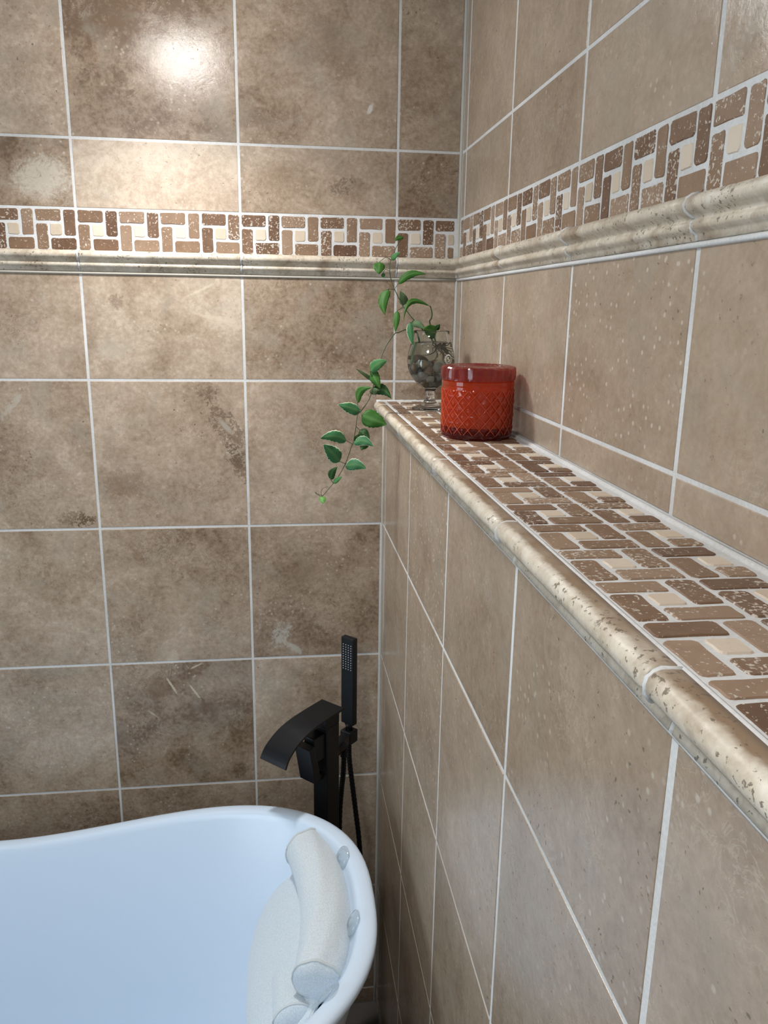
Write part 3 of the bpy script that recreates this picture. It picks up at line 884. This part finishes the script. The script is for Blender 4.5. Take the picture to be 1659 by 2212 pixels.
bm = bmesh.new(); add_box(bm, (-0.007, -0.017, -0.741), (0.0075, 0.017, -0.5375), 0.0016, HL)
hs = bm_obj('hand_shower', bm, M['black'], fil)
bm = bmesh.new(); lathe(bm, [(0, -0.758), (0.0085, -0.758), (0.0075, -0.748), (0.010, -0.741), (0, -0.741)], 20)
bmesh.ops.transform(bm, matrix=HL, verts=bm.verts)
bm_obj('neck', bm, M['black'], hs, True)
bm = bmesh.new()
for r_ in range(11):
    for c_ in range(4):
        bmesh.ops.create_icosphere(bm, subdivisions=1, radius=0.00135, matrix=HL @ Matrix.Translation((0.0075, -0.0105 + 0.007*c_, -0.5535 - 0.0056*r_)))
o = bm_obj('spray_nozzles', bm, M['nozzle'], hs, True); o['kind'] = 'stuff'
def fpath(P): return [Vector((x - FC.x, y - FC.y, z - FLOOR)) for x, y, z in P]
bm = bmesh.new()
tube(bm, smooth_path(fpath([(0.2095, -0.085, -0.786), (0.2105, -0.085, -0.83), (0.2175, -0.085, -0.895), (0.2255, -0.086, -0.965), (0.234, -0.088, -1.045), (0.240, -0.09, -1.16), (0.236, -0.093, -1.30), (0.218, -0.096, -1.385), (0.200, -0.10, -1.36),
     (0.190, -0.11, -1.22), (0.186, -0.115, -1.05), (0.187, -0.118, -0.94), (0.1905, -0.122, -0.878), (0.1935, -0.126, -0.84), (0.195, -0.13, -0.79)]), 14), 0.0062, 10, ribs=0.0009)
bm_obj('shower_hose', bm, M['hose'], fil, False)
bm = bmesh.new()
tube(bm, fpath([(0.195, -0.130, -0.795), (0.194, -0.131, -0.770), (0.168, -0.165, -0.766)]), 0.0085, 12)
bm_obj('hose_elbow', bm, M['black'], fil, False)

# ------------------------------------------------------------------ red candle jar
CX, CY = 0.3705, -0.4735
can = tag(empty('candle_jar', (CX, CY, ZL + 0.0005)), 'red diamond-pattern glass candle jar with lid standing on the tiled ledge', 'candle')
def quilt(bm, r0, r1, z0, z1, zs, ze, nd, hd, amp, inner_r, thick=True):
    """wall of pressed diamonds between zs and ze"""
    NT_, NZ = nd*10, 84
    rings = []
    for i in range(NZ+1):
        z = z0 + (z1 - z0)*i/NZ
        r = r0 + (r1 - r0)*i/NZ
        ring = []
        env = min(1.0, max(0.0, (z - zs)/0.002)) * min(1.0, max(0.0, (ze - z)/0.002))
        for k in range(NT_):
            th = 2*PI*k/NT_
            a = th/(2*PI)*nd; b = (z - zs)/hd
            u, v = (a + b) % 1.0, (a - b) % 1.0
            h = min(u, 1-u, v, 1-v)*2
            rr = r + amp*env*(min(h, 0.8) - 0.2)
            ring.append((rr*math.cos(th), rr*math.sin(th), z))
        rings.append(ring)
    loft(bm, rings, True)
RJ = 0.0545
bm = bmesh.new()
quilt(bm, RJ - 0.0008, RJ, 0.0180, 0.078, 0.006, 0.074, 20, 0.0196, 0.0030, 0)
lathe(bm, [(RJ, 0.078), (RJ + 0.0006, 0.080), (RJ + 0.0006, 0.0855), (RJ - 0.001, 0.0865), (RJ - 0.003, 0.0855), (RJ - 0.0035, 0.080), (RJ - 0.0038, 0.018)], 96)
bm_obj('jar', bm, M['red_glass'], can, False)
for p in can.children[0].data.polygons: p.use_smooth = False
bm = bmesh.new()
lathe(bm, [(0, 0.0), (RJ - 0.006, 0.0), (RJ - 0.002, 0.001), (RJ - 0.0005, 0.003)], 96)
quilt(bm, RJ - 0.001, RJ - 0.0008, 0.003, 0.0180, 0.006, 0.074, 20, 0.0196, 0.0030, 0)
lathe(bm, [(RJ - 0.0042, 0.003), (RJ - 0.0042, 0.0165), (0, 0.0165)], 96)
bm_obj('jar_base', bm, M['base_glass'], can, False)
bm = bmesh.new()
for sgn in (1, -1):
    for k in range(20):
        P_ = []
        for q in range(19):
            z = 0.008 + 0.0655*q/18
            th = 2*PI/20*(k - sgn*(z - 0.006)/0.0196)
            r = RJ - 0.001 + 0.001*(z/0.078) + 0.0005
            P_.append((r*math.cos(th), r*math.sin(th), z))
        tube(bm, P_, 0.00065, 5)
bm_obj('lattice_ribs', bm, M['rib_glass'], can, True)
bm = bmesh.new()
lathe(bm, [(0, 0.0175), (RJ - 0.006, 0.0175), (RJ - 0.0046, 0.019), (RJ - 0.0046, 0.072), (RJ - 0.006, 0.0735), (0, 0.0725)], 64)
bm_obj('wax', bm, M['wax'], can, True)
bm = bmesh.new()
tube(bm, [(0, 0, 0.072), (0.001, 0, 0.078), (0.0015, 0.0005, 0.082)], 0.0009, 6)
bm_obj('wick', bm, M['root'], can)
lid = None
bm = bmesh.new()
rings = []
NL = 144
RL = 0.0554
for z, r, am in ((0.0868, RL - 0.002, 0), (0.0872, RL, 0.3), (0.091, RL + 0.0003, 1), (0.098, RL + 0.0005, 1), (0.1045, RL + 0.0004, 0.8), (0.1062, RL - 0.001, 0.8), (0.1075, RL - 0.006, 0.8), (0.1085, RL - 0.016, 0.6), (0.1082, RL - 0.018, 0.0), (0.1080, 0.02, 0), (0.108, 0.002, 0)):
    ring = []
    for k in range(NL):
        th = 2*PI*k/NL
        h = abs(((k % 6)/6.0) - 0.5)*2
        rr = r + am*0.0013*(1 - 2*h*0.9)
        ring.append((rr*math.cos(th), rr*math.sin(th), z + (0.0006*am*(1-h) if z > 0.104 else 0)))
    rings.append(ring)
loft(bm, rings, True, False, True)
lathe(bm, [(RL - 0.002, 0.0868), (RL - 0.0042, 0.087), (RL - 0.0045, 0.1025), (0, 0.1035)], 96)
lid = bm_obj('lid', bm, M['lid_glass'], can, False)
bm = bmesh.new()
quilt_r = []
for k in range(5):
    r = 0.010 + 0.0065*k
    tube(bm, [(r*math.cos(2*PI*i/48), r*math.sin(2*PI*i/48), 0.1080) for i in range(49)], 0.0007, 5)
bm_obj('lid_rings', bm, M['lid_glass'], lid, True)

# ------------------------------------------------------------------ stemmed glass with water, pebbles and the vine
GX, GY = 0.3605, -0.135
GB = Vector((GX, GY, ZL + 0.0004))
gl = tag(empty('stemmed_glass', GB), 'clear stemmed tulip beer glass holding pebbles and a trailing vine in the ledge corner', 'glass')
bm = bmesh.new()
OUT = [(0, 0.0), (0.034, 0.0), (0.0358, 0.0014), (0.035, 0.003), (0.026, 0.0062), (0.016, 0.0105), (0.0118, 0.0155), (0.0098, 0.021), (0.0092, 0.028), (0.0098, 0.0345), (0.0118, 0.0385),
       (0.0165, 0.043), (0.0255, 0.0495), (0.0345, 0.0585), (0.0415, 0.070), (0.0450, 0.083), (0.0458, 0.0945), (0.0443, 0.1075), (0.0408, 0.121), (0.0368, 0.1335), (0.0343, 0.1405), (0.0340, 0.1490), (0.0339, 0.1498)]
INN = [(0.0328, 0.1500), (0.0322, 0.1490), (0.0325, 0.1405), (0.0350, 0.1330), (0.0389, 0.121), (0.0424, 0.1072), (0.0438, 0.0945), (0.0430, 0.0835), (0.0396, 0.0712), (0.0327, 0.0602), (0.0240, 0.0520), (0.0140, 0.0462), (0.0060, 0.0440), (0, 0.0436)]
lathe(bm, OUT + INN, 64)
bm_obj('glass_body', bm, M['glass'], gl, True)
# printed sunburst emblem with a swirl on the bowl
bm = bmesh.new()
def bowl_r(z):
    for (r0, z0), (r1, z1) in zip(OUT[10:], OUT[11:]):
        if z0 <= z <= z1: return r0 + (r1 - r0)*(z - z0)/(z1 - z0)
    return 0.045
EC_TH = math.radians(-54); EC_Z = 0.0978
def on_bowl(u, v):
    z = EC_Z + v
    r = bowl_r(z) + 0.0004
    th = EC_TH + u/0.0455
    return Vector((r*math.cos(th), r*math.sin(th), z))
for k in range(18):
    a = 2*PI*k/18
    tube(bm, [on_bowl(0.0068*math.cos(a), 0.0068*math.sin(a)), on_bowl(0.0096*math.cos(a), 0.0096*math.sin(a))], 0.0007, 5)
sw = [(0.0014, 0.0036), (-0.0004, 0.0042), (-0.0018, 0.003), (-0.0015, 0.0013), (0.0004, 0.0), (0.0017, -0.0015), (0.0014, -0.0032), (-0.0004, -0.0042), (-0.0018, -0.0034)]
tube(bm, smooth_path([on_bowl(a, b) for a, b in sw], 3), 0.0008, 5)
tag(bm_obj('emblem', bm, M['print'], gl, True), 'white printed sunburst with a swirl')

bm = bmesh.new()
WL = 0.1285
wprof = [(0, 0.0440)] + [(max(0, r + 0.0003), z) for r, z in INN[::-1][1:] if z < WL] + [(0.0363 + 0.0003, WL), (0.0345, WL - 0.0006), (0, WL - 0.0006)]
lathe(bm, wprof, 64)
wat = bm_obj('water', bm, M['water'], None, True); wat.location = GB
tag(wat, 'still clear water filling the stemmed glass around the pebbles', 'water')

# pebbles: relaxed packing inside the bowl
def inner_r(z):
    P = INN[::-1]
    for (r0, z0), (r1, z1) in zip(P, P[1:]):
        if z0 <= z <= z1: return r0 + (r1 - r0)*(z - z0)/max(1e-6, z1 - z0)
    return 0.03
rp = random.Random(11)
peb = []
for i in range(40):
    peb.append([Vector((rp.uniform(-0.02, 0.02), rp.uniform(-0.02, 0.02), rp.uniform(0.056, 0.115))), rp.uniform(0.0082, 0.0108)])
for it in range(400):
    for p in peb: p[0].z -= 0.0004
    for i in range(len(peb)):
        for j in range(i):
            d = peb[i][0] - peb[j][0]; l = d.length or 1e-5
            o_ = (peb[i][1] + peb[j][1])*0.93 - l
            if o_ > 0:
                d = d/l*o_*0.5
                peb[i][0] += d; peb[j][0] -= d
    for p in peb:
        c, r = p
        c.z = max(c.z, 0.0458 + r)
        for zz in (c.z, c.z - r*0.6):
            lim = max(0.001, inner_r(zz) - r*(1.0 if zz == c.z else 0.78) - 0.0012)
            q = math.hypot(c.x, c.y)
            if q > lim: c.x *= lim/q; c.y *= lim/q
PCOL = [('pale grey', (0.34, 0.33, 0.30)), ('tan', (0.36, 0.25, 0.15)), ('dark grey', (0.13, 0.13, 0.125)), ('brown', (0.20, 0.12, 0.075)), ('greenish grey', (0.20, 0.21, 0.16)), ('whitish', (0.50, 0.48, 0.43))]
PM = []
for nm, c in PCOL:
    t = NT('pebble_' + nm.replace(' ', '_')); v = t.coords()
    t.set(Base_Color=t.mix(t.noise(v, 160.0, 4, 0.6), tuple(x*0.7 for x in c), tuple(min(1, x*1.25) for x in c)), Roughness=0.45)
    PM.append(t.m)
for i, (c, r) in enumerate(peb):
    bm = bmesh.new()
    bmesh.ops.create_icosphere(bm, subdivisions=3, radius=1.0)
    sx, sy, sz = r*rp.uniform(0.95, 1.12), r*rp.uniform(0.85, 1.0), r*rp.uniform(0.66, 0.85)
    sd = Vector((i*3.1, i*1.7, 0))
    for v in bm.verts:
        k = 1 + 0.16*noise.noise(v.co*1.2 + sd)
        v.co = Vector((v.co.x*sx*k, v.co.y*sy*k, v.co.z*sz*k))
    kk = i % 6
    o = bm_obj('pebble', bm, PM[kk], None, True)
    o.location = GB + c
    o.rotation_euler = (rp.uniform(-0.5, 0.5), rp.uniform(-0.5, 0.5), rp.uniform(0, 6.28))
    lay = ('bottom', 'lower', 'middle', 'upper', 'topmost')[min(4, int((c.z - 0.05)/0.0105))]
    sd_ = 'left' if c.x < -0.008 else 'right' if c.x > 0.008 else 'middle'
    dp = 'front' if c.y < -0.008 else 'back' if c.y > 0.008 else 'centre'
    tag(o, '%s river pebble in the stemmed glass, %s layer, %s %s' % (PCOL[kk][0], lay, dp, sd_), 'pebble', 'pebbles in the stemmed glass')

same = {}
for o in COL.objects:
    if o.get('category') == 'pebble': same.setdefault(o['label'], []).append(o)
for lab, os_ in same.items():
    if len(os_) == 2:
        os_.sort(key=lambda o: o.location.z)
        os_[0]['label'] = lab + ', lower of the two'; os_[1]['label'] = lab + ', higher of the two'

STEM_LOW = [(0.3293, -0.135, 0.0449), (0.3327, -0.133, 0.0658), (0.3378, -0.132, 0.0832), (0.3329, -0.137, 0.1007), (0.323, -0.142, 0.1079), (0.3084, -0.15, 0.1096), (0.2923, -0.158, 0.1039), (0.2852, -0.163, 0.1021), (0.2667, -0.175, 0.0786), (0.256, -0.185, 0.055), (0.243, -0.2, 0.0135), (0.2383, -0.205, -0.0011), (0.2327, -0.208, -0.016), (0.2184, -0.213, -0.0355), (0.2114, -0.215, -0.0426), (0.2082, -0.22, -0.0629), (0.2039, -0.222, -0.0878), (0.1995, -0.224, -0.1), (0.1899, -0.226, -0.1276), (0.177, -0.228, -0.1523), (0.1657, -0.23, -0.1675), (0.1462, -0.232, -0.1905)]
STEM_UP = [(0.3907, -0.118, 0.0477), (0.3825, -0.12, 0.0628), (0.37, -0.125, 0.0806), (0.3577, -0.13, 0.0955), (0.3458, -0.132, 0.1065), (0.3262, -0.128, 0.1272), (0.3143, -0.125, 0.1416), (0.3059, -0.122, 0.1519), (0.2922, -0.115, 0.1788), (0.285, -0.11, 0.1974), (0.2819, -0.107, 0.2129), (0.2815, -0.104, 0.2264), (0.2838, -0.102, 0.2358), (0.2963, -0.098, 0.2639), (0.3079, -0.095, 0.2797)]
STEM_THIRD = [(0.3815, -0.115, 0.067), (0.3716, -0.115, 0.089), (0.3594, -0.118, 0.1222), (0.3616, -0.12, 0.1296), (0.3625, -0.122, 0.1391), (0.3598, -0.123, 0.1496), (0.3581, -0.124, 0.1532)]
TENDRILS = [[(0.1419, -0.233, -0.1918), (0.1378, -0.233, -0.1888), (0.1336, -0.233, -0.1845)], [(0.144, -0.233, -0.1911), (0.1427, -0.233, -0.1818), (0.1469, -0.233, -0.1761), (0.1552, -0.233, -0.173)], [(0.2353, -0.233, 0.0031), (0.2292, -0.233, -0.0037), (0.2313, -0.233, -0.0078), (0.234, -0.233, -0.0051)], [(0.2435, -0.233, 0.0031), (0.2422, -0.233, -0.0064), (0.2361, -0.233, -0.0102)]]
LEAVES = [
    ((0.3079, -0.095, 0.2792), (0.2906, -0.107, 0.2707), 0.0102, 0, 0.1, 0.25, None),
    ((0.2844, -0.102, 0.2373), (0.2996, -0.114, 0.2512), 0.0096, 1, 0, 0.25, None),
    ((0.261, -0.112, 0.2322), (0.2582, -0.124, 0.2095), 0.0203, 0, 0, 0.25, [(0.2832, -0.1067, 0.2365), (0.2736, -0.1093, 0.2408)]),
    ((0.2681, -0.109, 0.2121), (0.2684, -0.121, 0.2021), 0.0073, 1, 0, 0.25, [(0.2801, -0.1077, 0.2165), (0.273, -0.1083, 0.2189)]),
    ((0.2976, -0.11, 0.1933), (0.349, -0.122, 0.2113), 0.014, 0, -0.16, 0.25, [(0.2918, -0.11, 0.1846)]),
    ((0.2765, -0.127, 0.1826), (0.2697, -0.139, 0.1354), 0.019, 0, 0.14, 0.25, [(0.2886, -0.121, 0.1823)]),
    ((0.3082, -0.11, 0.1536), (0.2996, -0.122, 0.1798), 0.0156, 2, 0.12, 0.25, None),
    ((0.2937, -0.132, 0.1435), (0.2889, -0.144, 0.1041), 0.0117, 0, 0, 0.25, [(0.3049, -0.127, 0.1496)]),
    ((0.3581, -0.124, 0.1532), (0.3047, -0.144, 0.1243), 0.0106, 0, 0.38, 0.5, None),
    ((0.3128, -0.17, 0.1236), (0.3177, -0.182, 0.0807), 0.0128, 3, 0.05, 0.25, [(0.3208, -0.1567, 0.1082), (0.3178, -0.1633, 0.1164)]),
    ((0.3212, -0.132, 0.1218), (0.3465, -0.144, 0.1098), 0.0128, 2, -0.1, 0.25, None),
    ((0.3677, -0.145, 0.1019), (0.3399, -0.157, 0.1121), 0.0259, 0, 0, 0.15, None),
    ((0.3726, -0.11, 0.1083), (0.3785, -0.122, 0.1195), 0.0095, 4, 0, 0.25, None),
    ((0.2352, -0.204, 0.0351), (0.2651, -0.216, 0.056), 0.0191, 1, -0.1, 0.25, None),
    ((0.2395, -0.199, 0.0375), (0.2537, -0.211, 0.0057), 0.0185, 0, 0.05, 0.25, None),
    ((0.24, -0.196, 0.0187), (0.208, -0.208, 0.0407), 0.0068, 2, 0, 0.25, None),
    ((0.211, -0.217, -0.0205), (0.237, -0.229, 0.0081), 0.0147, 0, -0.28, 0.25, [(0.2176, -0.2143, -0.0346), (0.2126, -0.2157, -0.0303)]),
    ((0.235, -0.199, -0.0017), (0.2743, -0.211, -0.0136), 0.0197, 4, -0.25, 0.25, None),
    ((0.2416, -0.209, -0.0062), (0.2512, -0.221, 0.0019), 0.0084, 2, -0.3, 0.25, None),
    ((0.2154, -0.223, -0.0356), (0.1738, -0.235, -0.0214), 0.021, 3, 0, 0.25, None),
    ((0.2171, -0.229, -0.0417), (0.2622, -0.241, -0.0571), 0.03, 0, 0, 0.25, [(0.2168, -0.222, -0.0343)]),
    ((0.1896, -0.228, -0.0883), (0.1408, -0.24, -0.0824), 0.0209, 3, 0.13, 0.25, [(0.2024, -0.225, -0.0959)]),
    ((0.1776, -0.232, -0.1264), (0.147, -0.244, -0.0921), 0.0263, 3, 0.02, 0.25, [(0.1875, -0.229, -0.1309)]),
    ((0.216, -0.212, -0.0714), (0.2331, -0.224, -0.0869), 0.0181, 4, 0, 0.25, [(0.2089, -0.216, -0.0642)]),
    ((0.206, -0.216, -0.0915), (0.2133, -0.228, -0.0759), 0.0083, 4, 0, 0.25, None),
    ((0.2022, -0.234, -0.092), (0.2379, -0.246, -0.0968), 0.0174, 3, -0.2, 0.25, None),
    ((0.2301, -0.214, -0.0969), (0.217, -0.226, -0.1068), 0.0132, 4, 0.1, 0.25, None),
    ((0.1878, -0.234, -0.1353), (0.2252, -0.246, -0.1376), 0.0208, 3, -0.14, 0.25, None),
    ((0.1608, -0.234, -0.1597), (0.172, -0.246, -0.1335), 0.0131, 4, -0.12, 0.25, [(0.1658, -0.232, -0.1671)]),
    ((0.1647, -0.238, -0.1649), (0.1806, -0.25, -0.1507), 0.009, 1, 0, 0.25, None),
    ((0.1435, -0.236, -0.1904), (0.1466, -0.248, -0.2018), 0.0117, 5, 0, 0.25, None),
    ((0.1337, -0.232, -0.1862), (0.1325, -0.244, -0.1798), 0.0028, 5, 0, 0.25, None),
]

VO = Vector((GX, GY, 0.07))
vine = tag(empty('vine', VO), 'trailing variegated vine cutting rooted in the stemmed glass, one strand up and one hanging', 'plant')
def strand(name, pts, r0, r1, mat, sub=4, parent=vine):
    bm = bmesh.new()
    tube(bm, [p - VO for p in smooth_path(pts, sub)], r0, 7, r1)
    return bm_obj(name, bm, M[mat], parent, True)
strand('stem', STEM_LOW[3:], 0.0011, 0.0006, 'stem')
strand('stem', STEM_LOW[:4], 0.0026, 0.0016, 'stem_green')
strand('stem', STEM_UP, 0.0013, 0.0006, 'stem')
strand('stem', STEM_THIRD, 0.0016, 0.0012, 'stem')
for tp in TENDRILS: strand('tendril', tp, 0.0005, 0.0003, 'tendril')
rr_ = random.Random(5)
for k in range(16):
    s0 = Vector((GX + 0.012 + rr_.uniform(-0.006, 0.008), GY + rr_.uniform(-0.012, 0.016), 0.078 + rr_.uniform(-0.006, 0.004)))
    pts = [s0]
    d = Vector((rr_.uniform(0.1, 0.7), rr_.uniform(-0.5, 0.5), -0.7)).normalized()
    for q in range(5):
        d = (d + Vector((rr_.uniform(-0.6, 0.5), rr_.uniform(-0.5, 0.5), rr_.uniform(-0.4, 0.4)))).normalized()
        np_ = pts[-1] + d*0.006
        loc = np_ - GB
        lim = inner_r(max(0.05, min(0.125, loc.z))) - 0.003
        q_ = math.hypot(loc.x, loc.y)
        if q_ > lim: np_.x = GX + loc.x*lim/q_; np_.y = GY + loc.y*lim/q_
        pts.append(np_)
    strand('root', pts, rr_.choice((0.0007, 0.001, 0.0014)), 0.0004, 'root', 3)
def make_leaf(base, tip, width, kind, bend, fold, pet, idx):
    rl = random.Random(idx*13 + 1)
    B, T = Vector(base), Vector(tip)
    ax = T - B
    L = ax.length
    d = ax.normalized()
    view = (CAM - (B + T)/2).normalized()
    nrm = (view + Vector((rl.uniform(-0.25, 0.25), rl.uniform(-0.1, 0.1), rl.uniform(0.0, 0.35)))).normalized()
    side = d.cross(nrm).normalized()       # clockwise on the side facing out
    nrm = side.cross(d).normalized()
    NL_, NW = 14, 6
    vs, edge, vein = [], [], []
    for i in range(NL_ + 1):
        t = i/NL_
        w = (math.sin(PI*t**0.72)**0.78 if 0 < t < 1 else 0.0)
        w *= 1 - 0.15*t
        if 0.25 < t < 0.95 and i % 2: w *= 0.90
        c = B + ax*t + side*(-0.0) + side*bend*L*4*t*(1-t) + nrm*(0.10*L*4*t*(1-t)*(0.4 + fold))
        for j in range(NW + 1):
            s = j/NW*2 - 1
            hw = width/2*w*1.2
            wav = 0.04*width*math.sin(t*11 + idx + s*2)*abs(s)
            vs.append(c + side*s*hw - nrm*(fold*abs(s)**1.3*hw*0.9) + nrm*wav - VO)
            edge.append(max(abs(s), (t - 0.82)/0.18 if t > 0.82 else 0.0))
            vein.append(1.0 if j == NW//2 else 0.0)
    fs = []
    for i in range(NL_):
        for j in range(NW):
            a = i*(NW+1) + j
            fs.append((a, a+1, a+NW+2, a+NW+1))
    me = data_mesh('leaf', vs, fs, LEAFM[kind], True)
    for nm, dat in (('edge', edge), ('vein', vein)):
        at = me.attributes.new(nm, 'FLOAT', 'POINT')
        at.data.foreach_set('value', dat)
    o = link('leaf', me, None, vine)
    md = o.modifiers.new('thickness', 'SOLIDIFY'); md.thickness = 0.0004
    if kind == 3: o['label'] = 'leaf with a pale cream margin'
    # petiole
    sb = B + d*0.002
    if pet: pts = [Vector(p) for p in pet] + [B, sb]
    else:
        allp = [Vector(p) for p in STEM_LOW[4:] + STEM_UP[4:] + STEM_THIRD]
        near = min(allp, key=lambda p: (p - B).length)
        if idx == 8: near = Vector(STEM_THIRD[-1])
        pts = [near.lerp(B, 0.0), near.lerp(B, 0.5), B, sb]
    bm = bmesh.new()
    tube(bm, [p - VO for p in smooth_path(pts, 4)], 0.00055, 6)
    bm_obj('petiole', bm, M['stem'], o, True)
for i, (b, t_, w, k, bend, fold, pet) in enumerate(LEAVES):
    make_leaf(b, t_, w, k, bend, fold, pet, i)
